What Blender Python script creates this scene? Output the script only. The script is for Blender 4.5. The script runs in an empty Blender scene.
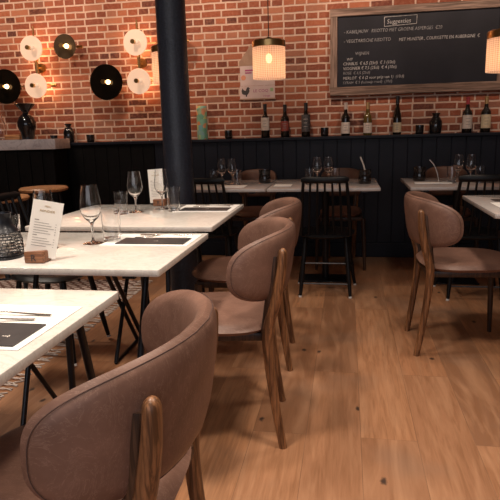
import bpy, bmesh, math, random
from mathutils import Vector, Matrix
random.seed(7)
PI = math.pi
S = bpy.context.scene
COL = S.collection

# ------------------------------------------------------------------ materials
def mat(name, col=(.5,.5,.5), rough=.5, metal=0., spec=.5, emit=None, estr=0., coat=0.):
    m = bpy.data.materials.new(name); m.use_nodes = True
    b = m.node_tree.nodes['Principled BSDF']
    b.inputs['Base Color'].default_value = (*col, 1)
    b.inputs['Roughness'].default_value = rough
    b.inputs['Metallic'].default_value = metal
    b.inputs['Specular IOR Level'].default_value = spec
    b.inputs['Coat Weight'].default_value = coat
    if emit:
        b.inputs['Emission Color'].default_value = (*emit, 1)
        b.inputs['Emission Strength'].default_value = estr
    return m

class NT:
    def __init__(s, m):
        s.t = m.node_tree; s.b = s.t.nodes['Principled BSDF']
    def n(s, typ, ins=None, **props):
        o = s.t.nodes.new(typ)
        for k, v in props.items(): setattr(o, k, v)
        for k, v in (ins or {}).items():
            if isinstance(v, bpy.types.NodeSocket): s.t.links.new(v, o.inputs[k])
            else: o.inputs[k].default_value = v
        return o
    def l(s, a, b): s.t.links.new(a, b)
    def coord(s): return s.n('ShaderNodeTexCoord').outputs['Object']
    def mapping(s, v, scale=(1,1,1), rot=(0,0,0), loc=(0,0,0)):
        return s.n('ShaderNodeMapping', {'Vector': v, 'Scale': scale, 'Rotation': rot, 'Location': loc}).outputs[0]
    def noise(s, v, scale, detail=4, rough=.55, dist=0.):
        return s.n('ShaderNodeTexNoise', {'Vector': v, 'Scale': scale, 'Detail': detail, 'Roughness': rough, 'Distortion': dist}).outputs['Fac']
    def ramp(s, f, stops, interp='LINEAR'):
        r = s.n('ShaderNodeValToRGB', {'Fac': f}); cr = r.color_ramp; cr.interpolation = interp
        while len(cr.elements) < len(stops): cr.elements.new(.5)
        for e, (p, c) in zip(cr.elements, stops):
            e.position = p; e.color = (*c, 1) if len(c) == 3 else c
        return r.outputs[0]
    def mix(s, f, a, b, mode='MIX'):
        o = s.n('ShaderNodeMix', data_type='RGBA', blend_type=mode)
        for idx, v in ((0, f), (6, a), (7, b)):
            if isinstance(v, bpy.types.NodeSocket): s.l(v, o.inputs[idx])
            else: o.inputs[idx].default_value = v if idx == 0 else (*v, 1)
        return o.outputs[2]
    def math(s, op, a, b=0., c=0.):
        o = s.n('ShaderNodeMath', operation=op)
        for i, v in enumerate((a, b, c)):
            if isinstance(v, bpy.types.NodeSocket): s.l(v, o.inputs[i])
            else: o.inputs[i].default_value = v
        return o.outputs[0]
    def bump(s, h, strength=.3, dist=.01):
        o = s.n('ShaderNodeBump', {'Height': h, 'Strength': strength, 'Distance': dist})
        s.l(o.outputs[0], s.b.inputs['Normal'])
    def col(s, c): s.l(c, s.b.inputs['Base Color'])
    def rgh(s, c): s.l(c, s.b.inputs['Roughness'])

def m_brick():
    m = mat('brick', rough=.85, spec=.25); t = NT(m); c = t.coord()
    x = t.n('ShaderNodeSeparateXYZ', {0: c})
    wob = t.noise(c, 9, 3)
    wz = t.math('MULTIPLY_ADD', wob, .010, -.005)
    uv = t.n('ShaderNodeCombineXYZ', {0: t.math('ADD', x.outputs[0], wz), 1: t.math('ADD', x.outputs[2], wz)}).outputs[0]
    br = t.n('ShaderNodeTexBrick', {'Vector': uv, 'Color1': (0,0,0,1), 'Color2': (1,1,1,1), 'Mortar': (0,0,0,1), 'Scale': 1.0,
        'Mortar Size': .0085, 'Mortar Smooth': .3, 'Bias': 0., 'Brick Width': .183, 'Row Height': .0605}, offset=.5, offset_frequency=2, squash=.55, squash_frequency=2)
    tint = t.ramp(br.outputs['Color'], [(0,(.09,.034,.027)), (.14,(.22,.062,.034)), (.4,(.30,.085,.043)), (.65,(.38,.118,.058)), (.88,(.46,.185,.105)), (1,(.28,.12,.08))])
    n1 = t.noise(c, 38, 5, .65)
    tint = t.mix(t.ramp(n1, [(.45,(0,0,0)), (.8,(.55,)*3)]), tint, (.48,.22,.14))
    n2 = t.noise(c, 2.3, 2)
    tint = t.mix(t.ramp(n2, [(.35,(0,0,0)), (.7,(.35,)*3)]), tint, (.22,.07,.05))
    mort = t.mix(t.noise(c, 60, 3), (.52,.34,.26), (.72,.52,.41))
    t.col(t.mix(br.outputs['Fac'], tint, mort))
    h = t.math('ADD', t.math('MULTIPLY', br.outputs['Fac'], -1.), t.math('MULTIPLY', n1, .5))
    t.bump(h, .7, .008)
    return m

def m_floor():
    m = mat('oak_planks', rough=.42, spec=.4); t = NT(m); c = t.coord()
    uv = t.mapping(c, rot=(0,0,PI/2), loc=(.37,.142,0))
    br = t.n('ShaderNodeTexBrick', {'Vector': uv, 'Color1': (0,0,0,1), 'Color2': (1,1,1,1), 'Mortar': (0,0,0,1), 'Scale': 1.0,
        'Mortar Size': .0011, 'Mortar Smooth': .2, 'Brick Width': 1.55, 'Row Height': .203}, offset=.37, offset_frequency=2)
    base = t.ramp(br.outputs['Color'], [(0,(.22,.105,.055)), (.3,(.38,.175,.085)), (.55,(.32,.155,.08)), (.8,(.46,.215,.10)), (1,(.25,.13,.075))])
    off = t.math('MULTIPLY', br.outputs['Color'], 13.)
    cv = t.n('ShaderNodeVectorMath', {0: c, 1: t.n('ShaderNodeCombineXYZ', {0: off, 1: off}).outputs[0]}, operation='ADD').outputs[0]
    g = t.noise(t.mapping(cv, scale=(26,1.7,1)), 2.2, 6, .62, 1.1)
    g2 = t.noise(t.mapping(cv, scale=(4,.6,1)), 2.5, 3, .5, 1.8)
    base = t.mix(t.ramp(g, [(.36,(.75,)*3), (.6,(0,0,0))]), base, (.24,.108,.05))
    base = t.mix(t.ramp(g2, [(.45,(0,0,0)), (.72,(.5,)*3)]), base, (.50,.27,.15))
    st = t.noise(c, 1.6, 3)
    base = t.mix(t.ramp(st, [(.52,(0,0,0)), (.68,(.5,)*3)]), base, (.21,.135,.095))
    vo = t.n('ShaderNodeTexVoronoi', {'Vector': t.mapping(cv, scale=(3.2,1.9,1)), 'Scale': 1.0, 'Randomness': 1.}, voronoi_dimensions='2D')
    wn = t.n('ShaderNodeSeparateColor', {0: vo.outputs['Color']}).outputs[0]
    d = t.math('ADD', vo.outputs['Distance'], t.math('MULTIPLY', t.noise(c, 38, 3), .07))
    kn = t.math('MULTIPLY', t.math('LESS_THAN', wn, .6), t.ramp(d, [(.055,(1,1,1)), (.078,(0,0,0))]))
    base = t.mix(kn, base, (.055,.03,.02))
    t.col(t.mix(t.math('MULTIPLY', br.outputs['Fac'], .35), base, (.12,.06,.03)))
    t.rgh(t.math('MULTIPLY_ADD', g, .25, .36))
    t.bump(t.math('SUBTRACT', t.math('MULTIPLY', g, .25), br.outputs['Fac']), .25, .003)
    return m

def m_marble(name, light, warm, vein, rough=.07):
    m = mat(name, rough=rough, spec=.5); t = NT(m); c = t.coord()
    n1 = t.noise(c, 3.2, 6, .6, 1.6)
    n2 = t.noise(t.mapping(c, rot=(0,0,.6), scale=(1,2.2,1)), 5., 8, .65, 2.4)
    v = t.math('ABSOLUTE', t.math('SUBTRACT', n2, .5))
    base = t.mix(t.ramp(n1, [(.35,(0,0,0)), (.65,(1,1,1))]), light, warm)
    t.col(t.mix(t.ramp(v, [(0,(.5,)*3), (.03,(0,0,0))]), base, vein))
    return m

def m_leather():
    m = mat('brown_leather', rough=.52, spec=.35); t = NT(m); c = t.coord()
    n1 = t.noise(c, 7, 5, .6, .5); n2 = t.noise(c, 120, 3, .6)
    base = t.mix(t.ramp(n1, [(.3,(0,0,0)), (.7,(1,1,1))]), (.120,.062,.044), (.240,.130,.094))
    cr = t.noise(t.mapping(c, rot=(.5,.3,.9), scale=(1,5,1.4)), 9, 5, .7, 2.2)
    v = t.math('ABSOLUTE', t.math('SUBTRACT', cr, .5))
    base = t.mix(t.ramp(v, [(0,(.6,)*3), (.014,(0,0,0))]), base, (.36,.22,.165))
    t.col(t.mix(t.math('MULTIPLY', n2, .25), base, (.11,.055,.042)))
    t.rgh(t.math('MULTIPLY_ADD', n1, .22, .34))
    t.bump(t.math('ADD', n2, t.math('MULTIPLY', v, -1.)), .12, .002)
    return m

def m_wood(name, a, b, axis=2, sc=1., rough=.4):
    m = mat(name, rough=rough, spec=.4); t = NT(m); c = t.coord()
    s = [34*sc]*3; s[axis] = 3.2*sc
    g = t.noise(t.mapping(c, scale=tuple(s)), 1.0, 6, .6, 1.2)
    s2 = [130*sc]*3; s2[axis] = 5*sc
    g2 = t.noise(t.mapping(c, scale=tuple(s2)), 1.0, 3, .6, .6)
    base = t.mix(t.ramp(g, [(.34,(0,0,0)), (.62,(1,1,1))]), a, b)
    t.col(t.mix(t.ramp(g2, [(.42,(.7,)*3), (.56,(0,0,0))]), base, tuple(x*.35 for x in a)))
    t.bump(g2, .2, .001)
    return m

def m_noise(name, a, b, scale, rough=.5, metal=0., bump=0., spec=.5):
    m = mat(name, rough=rough, metal=metal, spec=spec); t = NT(m); c = t.coord()
    n = t.noise(c, scale, 4)
    t.col(t.mix(t.ramp(n, [(.35,(0,0,0)), (.65,(1,1,1))]), a, b))
    if bump: t.bump(n, bump, .003)
    return m

def m_glass(name, col=(1,1,1), rough=0., ior=1.45):
    m = mat(name, col, rough); b = m.node_tree.nodes['Principled BSDF']
    b.inputs['Transmission Weight'].default_value = 1; b.inputs['IOR'].default_value = ior
    return m

def m_shade():
    m = bpy.data.materials.new('ribbed_lamp_fabric'); m.use_nodes = True; nt = m.node_tree; nt.nodes.clear()
    N = nt.nodes.new; L = nt.links.new
    out = N('ShaderNodeOutputMaterial'); tc = N('ShaderNodeTexCoord')
    sp = N('ShaderNodeSeparateXYZ'); L(tc.outputs['Object'], sp.inputs[0])
    at = N('ShaderNodeMath'); at.operation = 'ARCTAN2'; L(sp.outputs[0], at.inputs[0]); L(sp.outputs[1], at.inputs[1])
    a = N('ShaderNodeMath'); a.operation = 'MULTIPLY'; L(at.outputs[0], a.inputs[0]); a.inputs[1].default_value = 44
    s1 = N('ShaderNodeMath'); s1.operation = 'SINE'; L(a.outputs[0], s1.inputs[0])
    b = N('ShaderNodeMath'); b.operation = 'MULTIPLY'; L(sp.outputs[2], b.inputs[0]); b.inputs[1].default_value = 2*PI/.0105
    s2 = N('ShaderNodeMath'); s2.operation = 'SINE'; L(b.outputs[0], s2.inputs[0])
    ad = N('ShaderNodeMath'); ad.operation = 'ADD'; L(s1.outputs[0], ad.inputs[0]); L(s2.outputs[0], ad.inputs[1])
    r = N('ShaderNodeValToRGB'); mr = N('ShaderNodeMapRange'); L(ad.outputs[0], mr.inputs[0]); mr.inputs[1].default_value = -2; mr.inputs[2].default_value = 2
    L(mr.outputs[0], r.inputs[0])
    r.color_ramp.elements[0].color = (.60,.33,.19,1); r.color_ramp.elements[1].color = (.92,.64,.44,1)
    tl = N('ShaderNodeBsdfTranslucent'); df = N('ShaderNodeBsdfDiffuse'); L(r.outputs[0], tl.inputs[0]); L(r.outputs[0], df.inputs[0])
    em = N('ShaderNodeEmission'); L(r.outputs[0], em.inputs[0]); em.inputs[1].default_value = .38
    tp = N('ShaderNodeBsdfTransparent')
    m1 = N('ShaderNodeMixShader'); m1.inputs[0].default_value = .35; L(tl.outputs[0], m1.inputs[1]); L(df.outputs[0], m1.inputs[2])
    m2 = N('ShaderNodeMixShader'); m2.inputs[0].default_value = .16; L(m1.outputs[0], m2.inputs[1]); L(tp.outputs[0], m2.inputs[2])
    ads = N('ShaderNodeAddShader'); L(m2.outputs[0], ads.inputs[0]); L(em.outputs[0], ads.inputs[1])
    L(ads.outputs[0], out.inputs[0])
    return m

def m_rug():
    m = mat('crochet_rug', rough=.95, spec=.1); t = NT(m); c = t.coord()
    w1 = t.n('ShaderNodeTexWave', {'Vector': t.mapping(c, rot=(0,0,.78)), 'Scale': 5.5, 'Distortion': 1.5, 'Detail': 2., 'Detail Scale': 3.}).outputs['Fac']
    w2 = t.n('ShaderNodeTexWave', {'Vector': t.mapping(c, rot=(0,0,-.78)), 'Scale': 5.5, 'Distortion': 1.5, 'Detail': 2., 'Detail Scale': 3.}).outputs['Fac']
    f = t.math('MULTIPLY', w1, w2)
    n = t.noise(c, 60, 3)
    t.col(t.mix(t.ramp(t.math('ADD', f, t.math('MULTIPLY', n, .2)), [(.22,(1,1,1)), (.34,(0,0,0))]), (.50,.40,.35), (.17,.10,.08)))
    t.bump(t.math('ADD', f, n), .6, .01)
    return m

M = {}
M['brick'] = m_brick(); M['floor'] = m_floor(); M['leather'] = m_leather(); M['rug'] = m_rug()
M['leather_dimmed'] = m_noise('brown_leather_dimmed', (.10,.048,.034), (.15,.075,.052), 9, .5)  # brown leather darkened to carry the weak light by the back wall
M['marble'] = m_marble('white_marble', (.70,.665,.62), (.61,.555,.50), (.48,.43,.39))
M['marble_dim'] = m_marble('white_marble_dimmed', (.46,.42,.40), (.42,.37,.35), (.32,.28,.26), .14)  # same white marble, the dimmer light farther off put into its colour
M['marble_grey'] = m_marble('grey_marble', (.60,.54,.54), (.44,.39,.40), (.22,.18,.19), .2)
M['post'] = m_wood('oiled_oak', (.11,.044,.019), (.33,.15,.065))
M['darkwood'] = m_wood('dark_oak', (.035,.017,.011), (.085,.042,.024))
M['frame_wood'] = m_wood('weathered_frame_wood', (.20,.125,.092), (.36,.245,.19), 0, .6, .7)
M['frame_wood_v'] = m_wood('weathered_frame_wood_upright', (.20,.125,.092), (.36,.245,.19), 2, .6, .7)
M['stoolwood'] = m_wood('honey_wood', (.35,.15,.06), (.55,.27,.12), 0)
M['blockwood'] = m_wood('block_wood', (.22,.085,.04), (.36,.16,.08), 0, 1.4)
M['panel'] = m_noise('navy_panel_paint', (.0042,.0052,.0105), (.006,.0072,.0145), 14, .5, 0, .1, .3)
M['panel_dim_black'] = m_noise('dimmed_and_black_panel', (.003,.0025,.0025), (.0045,.004,.004), 14, .6, 0, 0, .15)  # counter's black; on the left dado it carries the dim light
M['column'] = m_noise('textured_navy_paint', (.008,.010,.017), (.017,.021,.034), 90, .40, 0, .8)
M['plaster'] = m_noise('warm_plaster', (.20,.17,.15), (.24,.21,.18), 3, .8)
M['ceil'] = m_noise('pale_ceiling', (.24,.22,.20), (.28,.26,.23), 3, .9)
M['black_metal'] = m_noise('black_steel', (.006,.007,.010), (.011,.012,.017), 40, .32, .3)
M['black_paint'] = m_noise('black_lacquer', (.003,.003,.004), (.005,.005,.006), 30, .42, 0, 0, .3)
M['grey_metal'] = mat('grey_rail', (.10,.10,.11), .35, .5)
M['white_tip'] = mat('pale_foot', (.55,.52,.5), .4)
M['slate'] = m_noise('slate_sheet', (.030,.027,.028), (.042,.038,.039), 20, .45)
M['paper'] = m_noise('white_paper', (.80,.77,.73), (.84,.81,.77), 8, .7)
M['card'] = m_noise('menu_paper', (.80,.76,.70), (.83,.79,.73), 8, .7)
M['gold_ink'] = mat('gold_ink', (.42,.27,.10), .6)
M['ink'] = mat('dark_ink', (.05,.04,.04), .6)
M['grey_ink'] = mat('grey_ink', (.28,.24,.22), .6)
M['steel'] = mat('polished_steel', (.62,.58,.54), .18, 1.)
M['brass'] = mat('brushed_brass', (.62,.38,.15), .28, 1.)
M['glass'] = m_glass('clear_glass')
M['board'] = m_noise('chalkboard', (.010,.010,.015), (.016,.016,.024), 3.5, .6, 0, 0, .3)
M['chalk'] = m_noise('chalk', (.32,.31,.31), (.62,.60,.58), 55, .9)
M['chalk_faint'] = m_noise('faint_chalk', (.16,.16,.17), (.42,.41,.41), 70, .9)
M['disc_white'] = mat('glowing_opal_glass', (.55,.42,.32), .4, emit=(1,.62,.40), estr=.62)
M['disc_bronze'] = m_noise('bronze_mirror', (.075,.050,.030), (.12,.08,.045), 9, .25, .5)
M['disc_black'] = m_noise('black_mirror', (.018,.014,.010), (.03,.022,.015), 9, .09, .75)
M['bulb'] = mat('glowing_bulb', (1,.8,.5), .3, emit=(1,.62,.28), estr=7)
M['shade'] = m_shade()
M['cable'] = mat('black_cable', (.01,.01,.01), .6)
M['bottle_dark'] = mat('dark_bottle_glass', (.008,.006,.005), .08, coat=.3)
M['bottle_gold'] = mat('amber_bottle_glass', (.10,.065,.015), .1, coat=.3)
M['lab_white'] = m_noise('white_label', (.58,.50,.44), (.66,.58,.51), 30, .7)
M['lab_cream'] = m_noise('cream_label', (.58,.46,.30), (.64,.53,.36), 30, .7)
M['lab_red'] = m_noise('red_label', (.22,.045,.04), (.32,.07,.05), 30, .6)
M['lab_dark'] = m_noise('charcoal_label', (.05,.045,.045), (.12,.11,.11), 60, .6)
M['foil_red'] = mat('red_foil', (.32,.03,.04), .35)
M['foil_black'] = mat('black_foil', (.015,.012,.012), .35)
M['foil_pale'] = mat('pale_foil', (.5,.42,.38), .4)
M['foil_gold'] = mat('gold_foil', (.45,.28,.12), .35, .6)
M['cup'] = mat('smoked_cup_glass', (.012,.009,.009), .12, coat=.4)
M['vase'] = mat('glossy_black_vase', (.006,.006,.008), .07, coat=.5)
M['cardboard'] = m_noise('cardboard', (.36,.22,.15), (.42,.27,.19), 20, .85)
M['pink_ink'] = mat('magenta_ink', (.42,.08,.20), .7)
M['green_ink'] = mat('green_ink', (.30,.42,.22), .7)
M['orange_ink'] = mat('orange_ink', (.70,.30,.18), .7)
M['pink_paper'] = m_noise('pale_pink_paper', (.62,.47,.44), (.68,.53,.50), 9, .8)
M['wax'] = mat('wax', (.75,.68,.6), .6)
M['stitch'] = mat('dark_thread', (.075,.040,.032), .8)
def m_tin():
    m = mat('floral_tin', rough=.45); t = NT(m); c = t.coord()
    v = t.n('ShaderNodeTexVoronoi', {'Vector': c, 'Scale': 26.}).outputs['Color']
    h = t.n('ShaderNodeSeparateColor', {0: v}).outputs[0]
    t.col(t.ramp(h, [(0,(.14,.33,.22)), (.3,(.20,.42,.30)), (.5,(.45,.52,.20)), (.7,(.16,.36,.38)), (.85,(.62,.24,.10)), (1,(.52,.46,.27))]))
    return m
M['tin'] = m_tin()

# ------------------------------------------------------------------ mesh helpers
def obj(name, bm, m, parent=None, smooth=True, loc=None, kind=None):
    me = bpy.data.meshes.new(name)
    bmesh.ops.recalc_face_normals(bm, faces=bm.faces)
    bm.to_mesh(me); bm.free()
    me.materials.append(M[m] if isinstance(m, str) else m)
    if smooth:
        for p in me.polygons: p.use_smooth = True
    o = bpy.data.objects.new(name, me); COL.objects.link(o)
    if smooth:
        try: me.set_sharp_from_angle(angle=math.radians(42))
        except Exception: pass
    if parent: o.parent = parent
    if loc: o.location = loc
    if kind: o['kind'] = kind
    return o

def tag(o, label, cat, group=None):
    o['label'] = label; o['category'] = cat
    if group: o['group'] = group
    return o

def thing(name, label, cat, loc=(0,0,0), rz=0, group=None):
    o = bpy.data.objects.new(name, None); o.empty_display_size = .05; COL.objects.link(o)
    o.location = loc; o.rotation_euler = (0,0,rz)
    return tag(o, label, cat, group)

def dup(root, loc, rz=0, label=None, group=None):
    def cp(o, par):
        c = o.copy(); COL.objects.link(c)
        if par: c.parent = par
        for ch in list(o.children): cp(ch, c)
        return c
    r = cp(root, None); r.location = loc; r.rotation_euler = (0,0,rz)
    if label: r['label'] = label
    if group: r['group'] = group
    return r

def B(): return bmesh.new()

def box(bm, x0, x1, y0, y1, z0, z1, bev=0., seg=2):
    vs = [bm.verts.new((x, y, z)) for x in (x0, x1) for y in (y0, y1) for z in (z0, z1)]
    f = [(0,1,3,2),(4,6,7,5),(0,4,5,1),(2,3,7,6),(0,2,6,4),(1,5,7,3)]
    fs = [bm.faces.new([vs[i] for i in q]) for q in f]
    if bev:
        es = list({e for q in fs for e in q.edges})
        bmesh.ops.bevel(bm, geom=es, offset=bev, segments=seg, affect='EDGES', profile=.5)
    return vs

def frames(pts):
    T = []
    for i in range(len(pts)):
        a = pts[max(i-1,0)]; b = pts[min(i+1,len(pts)-1)]; T.append((b-a).normalized())
    up = Vector((0,0,1)) if abs(T[0].z) < .9 else Vector((0,1,0))
    U = (up - T[0]*up.dot(T[0])).normalized(); out = []
    for t in T:
        U = (U - t*U.dot(t)).normalized(); out.append((t, U, t.cross(U)))
    return out

def tube(bm, pts, r, seg=10, sec=None, caps=True):
    """sweep; r number or list; sec=(a,b) squashes the section"""
    pts = [Vector(p) for p in pts]; F = frames(pts); rings = []
    for i, (p, (t, u, v)) in enumerate(zip(pts, F)):
        rr = r[i] if isinstance(r, (list, tuple)) else r
        a, b = sec or (1, 1)
        rings.append([bm.verts.new(p + u*(math.cos(2*PI*k/seg)*rr*a) + v*(math.sin(2*PI*k/seg)*rr*b)) for k in range(seg)])
    for A, C in zip(rings, rings[1:]):
        for k in range(seg): bm.faces.new([A[k], A[(k+1)%seg], C[(k+1)%seg], C[k]])
    if caps: bm.faces.new(rings[0][::-1]); bm.faces.new(rings[-1])

def lathe(bm, prof, cx=0, cy=0, cz=0, seg=28):
    rings = []
    for r, z in prof:
        if r < 1e-5: rings.append([bm.verts.new((cx, cy, cz+z))])
        else: rings.append([bm.verts.new((cx+r*math.cos(2*PI*k/seg), cy+r*math.sin(2*PI*k/seg), cz+z)) for k in range(seg)])
    for A, C in zip(rings, rings[1:]):
        for k in range(seg):
            j = (k+1) % seg
            if len(A) == 1 and len(C) == 1: continue
            if len(A) == 1: bm.faces.new([A[0], C[k], C[j]])
            elif len(C) == 1: bm.faces.new([A[k], A[j], C[0]])
            else: bm.faces.new([A[k], A[j], C[j], C[k]])

def smooth_pts(P, n=6):
    P = [Vector(p) for p in P]; out = []
    for i in range(len(P)-1):
        p0 = P[max(i-1,0)]; p1 = P[i]; p2 = P[i+1]; p3 = P[min(i+2,len(P)-1)]
        for k in range(n):
            t = k/n
            out.append(.5*((2*p1)+(p2-p0)*t+(2*p0-5*p1+4*p2-p3)*t*t+(3*p1-p0-3*p2+p3)*t**3))
    out.append(P[-1]); return out

def text(name, s, size, m, parent, loc, rot=(PI/2,0,0), align='LEFT', shear=0., ext=.0006, sx=1.):
    cu = bpy.data.curves.new(name, 'FONT'); cu.body = s; cu.size = size; cu.extrude = ext; cu.align_x = align; cu.shear = shear
    cu.resolution_u = 2
    tmp = bpy.data.objects.new(name, cu); COL.objects.link(tmp)
    bpy.context.view_layer.update()
    dg = bpy.context.evaluated_depsgraph_get()
    me = bpy.data.meshes.new_from_object(tmp.evaluated_get(dg)); bpy.data.objects.remove(tmp)
    me.materials.clear(); me.materials.append(M[m])
    o = bpy.data.objects.new(name, me); COL.objects.link(o)
    o.parent = parent; o.location = loc; o.rotation_euler = rot; o.scale = (sx,1,1)
    return o

def struct(name, bm, m, smooth=False):
    o = obj(name, bm, m, smooth=smooth); o['kind'] = 'structure'; return o

# ------------------------------------------------------------------ the room
X0, X1, Y0, Y1, ZC = -4.6, 3.2, -2.8, 5.10, 2.95
b = B(); box(b, X0, X1, Y0, Y1, -.1, 0); struct('floor', b, 'floor')
b = B(); box(b, X0, X1, Y0, Y1, ZC, ZC+.1); struct('ceiling', b, 'ceil')
b = B(); box(b, X0, X1, Y1, Y1+.12, 0, ZC); struct('wall_back', b, 'brick')
b = B(); box(b, X0-.12, X0, Y0, Y1, 0, ZC); struct('wall_left', b, 'plaster')
b = B(); box(b, X1, X1+.12, Y0, Y1, 0, ZC); struct('wall_right', b, 'plaster')
# street side wall with a wide shop window behind the camera
b = B(); WX0, WX1, WZ0, WZ1 = -2.6, 2.2, .7, 2.6
box(b, X0, WX0, Y0-.12, Y0, 0, ZC); box(b, WX1, X1, Y0-.12, Y0, 0, ZC)
box(b, WX0, WX1, Y0-.12, Y0, 0, WZ0); box(b, WX0, WX1, Y0-.12, Y0, WZ1, ZC)
struct('wall_front', b, 'plaster')
b = B()
for (a0,a1,c0,c1) in ((WX0,WX0+.06,WZ0,WZ1),(WX1-.06,WX1,WZ0,WZ1),(WX0,WX1,WZ0,WZ0+.06),(WX0,WX1,WZ1-.06,WZ1),(-.23,-.17,WZ0,WZ1)):
    box(b, a0, a1, Y0-.09, Y0-.03, c0, c1)
struct('window_1', b, 'black_paint')
# panelled dado of upright boards, ledge and skirting
WY = 5.0
b = B(); x = -3.0 + .119*.4
n = 0
xs = -1.75
while xs < X1:
    x2 = min(xs+.119, X1)
    box(b, xs+.0015, x2-.0015, WY, WY+.02, .13, 1.045, .003, 1); xs += .119
box(b, -1.75, X1, WY+.006, Y1, 0, 1.045)
struct('wall_panelling', b, 'panel')
b = B(); xs = X0
while xs < -1.76:
    x2 = min(xs+.119, -1.752)
    box(b, xs+.0015, x2-.0015, WY, WY+.02, .13, 1.045, .003, 1); xs += .119
box(b, X0, -1.752, WY+.006, Y1, 0, 1.045)
struct('trim_2', b, 'panel_dim_black')  # left run of the same dado, dim light painted as a blacker tone
b = B(); box(b, X0, X1, WY-.025, Y1, 1.045, 1.072, .004, 2); struct('trim_1', b, 'panel')
b = B(); box(b, X0, X1, WY-.016, WY+.006, 0, .13, .004, 2); struct('baseboard_back', b, 'panel')
LZ = 1.072

# ------------------------------------------------------------------ cast column
b = B(); lathe(b, [(0,0),(.12,0),(.12,.03),(.10,.05),(.084,.07)]+[(.084-.004*z/2.9, z) for z in (.3,.8,1.5,2.2,2.88)]+[(.11,2.9),(.11,2.95),(0,2.95)], seg=48)
o = obj('column', b, 'column', loc=(-.957,3.13,0)); tag(o, 'round navy painted column standing behind the left marble tables', 'column')

# ------------------------------------------------------------------ brown chairs
PL = [.208, .268]      # plan of the backrest: depth and half width
def plan(th, off=0., z=.67):
    A_, B_ = PL; x = -.258+.208*(1-math.cos(th))*A_/.208; y = B_*math.sin(th)
    nx, ny = -math.cos(th)/A_, math.sin(th)/B_
    l = math.hypot(nx, ny); nx /= l; ny /= l
    x -= .14*(z-.67)*(.35+.65*math.cos(th))
    return Vector((x+nx*off, y+ny*off, z))

def outline(r, ph, e1=3.1, e2=2.7):
    c, s = math.cos(ph), math.sin(ph)
    a = r*math.copysign(abs(c)**(2/e1), c); v = r*math.copysign(abs(s)**(2/e2), s)
    return a, v

def back_uv(a, v):
    th = a*PI/2*.97
    zc = .677 - .009*a*a
    hh = .122 - .002*a*a
    return th, zc + hh*v

def chair_back():
    bm = B(); NR, NS = 12, 72; T = .021
    sides = []
    for sgn in (1, -1):
        rings = []
        for i in range(NR+1):
            r = (i/NR)**.75
            t = T*(1-r**7)**.5 if r < 1 else 0
            bulge = .006*(1-r*r)
            if i == 0:
                th, z = back_uv(0, 0); rings.append([bm.verts.new(plan(th, sgn*(t+bulge), z))]); continue
            row = []
            for k in range(NS):
                a, v = outline(r, 2*PI*k/NS); th, z = back_uv(a, v)
                row.append(bm.verts.new(plan(th, sgn*(t+bulge), z)))
            rings.append(row)
        sides.append(rings)
    A, C = sides
    for k in range(NS):   # weld the rim
        bmesh.ops.pointmerge(bm, verts=[A[-1][k], C[-1][k]], merge_co=A[-1][k].co)
    C[-1] = A[-1]
    for rings in (A, C):
        for P, Q in zip(rings, rings[1:]):
            for k in range(NS):
                j = (k+1) % NS
                if len(P) == 1: bm.faces.new([P[0], Q[k], Q[j]])
                else: bm.faces.new([P[k], P[j], Q[j], Q[k]])
    return bm

def seam_bm(sgn=1, r=.955, rad=.0009):
    bm = B(); pts = []
    for k in range(97):
        a, v = outline(r, 2*PI*k/96); th, z = back_uv(a, v)
        t = .021*(1-r**7)**.5 + .006*(1-r*r)
        pts.append(plan(th, sgn*(t+.0002), z))
    tube(bm, pts, rad, 5, caps=False); return bm

def seat_bm():
    bm = B(); NR, NS = 9, 56
    def P(r, ph, side):
        a, v = outline(r, ph, 3.0, 2.7)
        t = (1-r**6)**.5 if r < 1 else 0
        z = .456 + (.026*t+.008*(1-r*r) if side > 0 else -.026*t)
        wid = .232 - .015*a
        return Vector((.015+.235*a, wid*v*min(1,PL[1]/.268+.12), z))
    S_ = []
    for side in (1, -1):
        rings = [[bm.verts.new(P(0, 0, side))]]
        for i in range(1, NR+1):
            r = (i/NR)**.6
            rings.append([bm.verts.new(P(r, 2*PI*k/NS, side)) for k in range(NS)])
        S_.append(rings)
    A, C = S_
    for k in range(NS): bmesh.ops.pointmerge(bm, verts=[A[-1][k], C[-1][k]], merge_co=A[-1][k].co)
    C[-1] = A[-1]
    for rings in (A, C):
        for Pq, Q in zip(rings, rings[1:]):
            for k in range(NS):
                j = (k+1) % NS
                if len(Pq) == 1: bm.faces.new([Pq[0], Q[k], Q[j]])
                else: bm.faces.new([Pq[k], Pq[j], Q[j], Q[k]])
    return bm

def post_bm(s):
    bm = B()
    P = smooth_pts([(x_,s*y_*PL[1]/.268,z_) for x_, y_, z_ in ((-.236,.180,.0),(-.212,.184,.16),(-.190,.190,.36),(-.191,.197,.46),(-.218,.206,.56),(-.238,.213,.66),(-.244,.214,.725),(-.244,.213,.745))], 6)
    n = len(P)
    R = []
    for i, p in enumerate(P):
        z = p.z; r = .0155 + .0055*min(1, z/.42)
        if z > .46: r = .021 - .002*(z-.46)/.29
        if z > .6: r *= 1-.20*((z-.6)/.15)**1.5
        if z > .727: r *= max(.25, (1-min(1, (z-.727)/.0185)**2)**.5)
        R.append(r)
    tube(bm, P, R, 16, sec=(1.06,.93)); return bm

def spacer_bm(s):
    bm = B()
    P = smooth_pts([(x_,s*y_*PL[1]/.268,z_) for x_, y_, z_ in ((-.180,.188,.44),(-.194,.194,.54),(-.208,.201,.64),(-.216,.200,.70),(-.217,.199,.715))], 4)
    tube(bm, P, .0165, 10, sec=(1,1)); return bm

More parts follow.
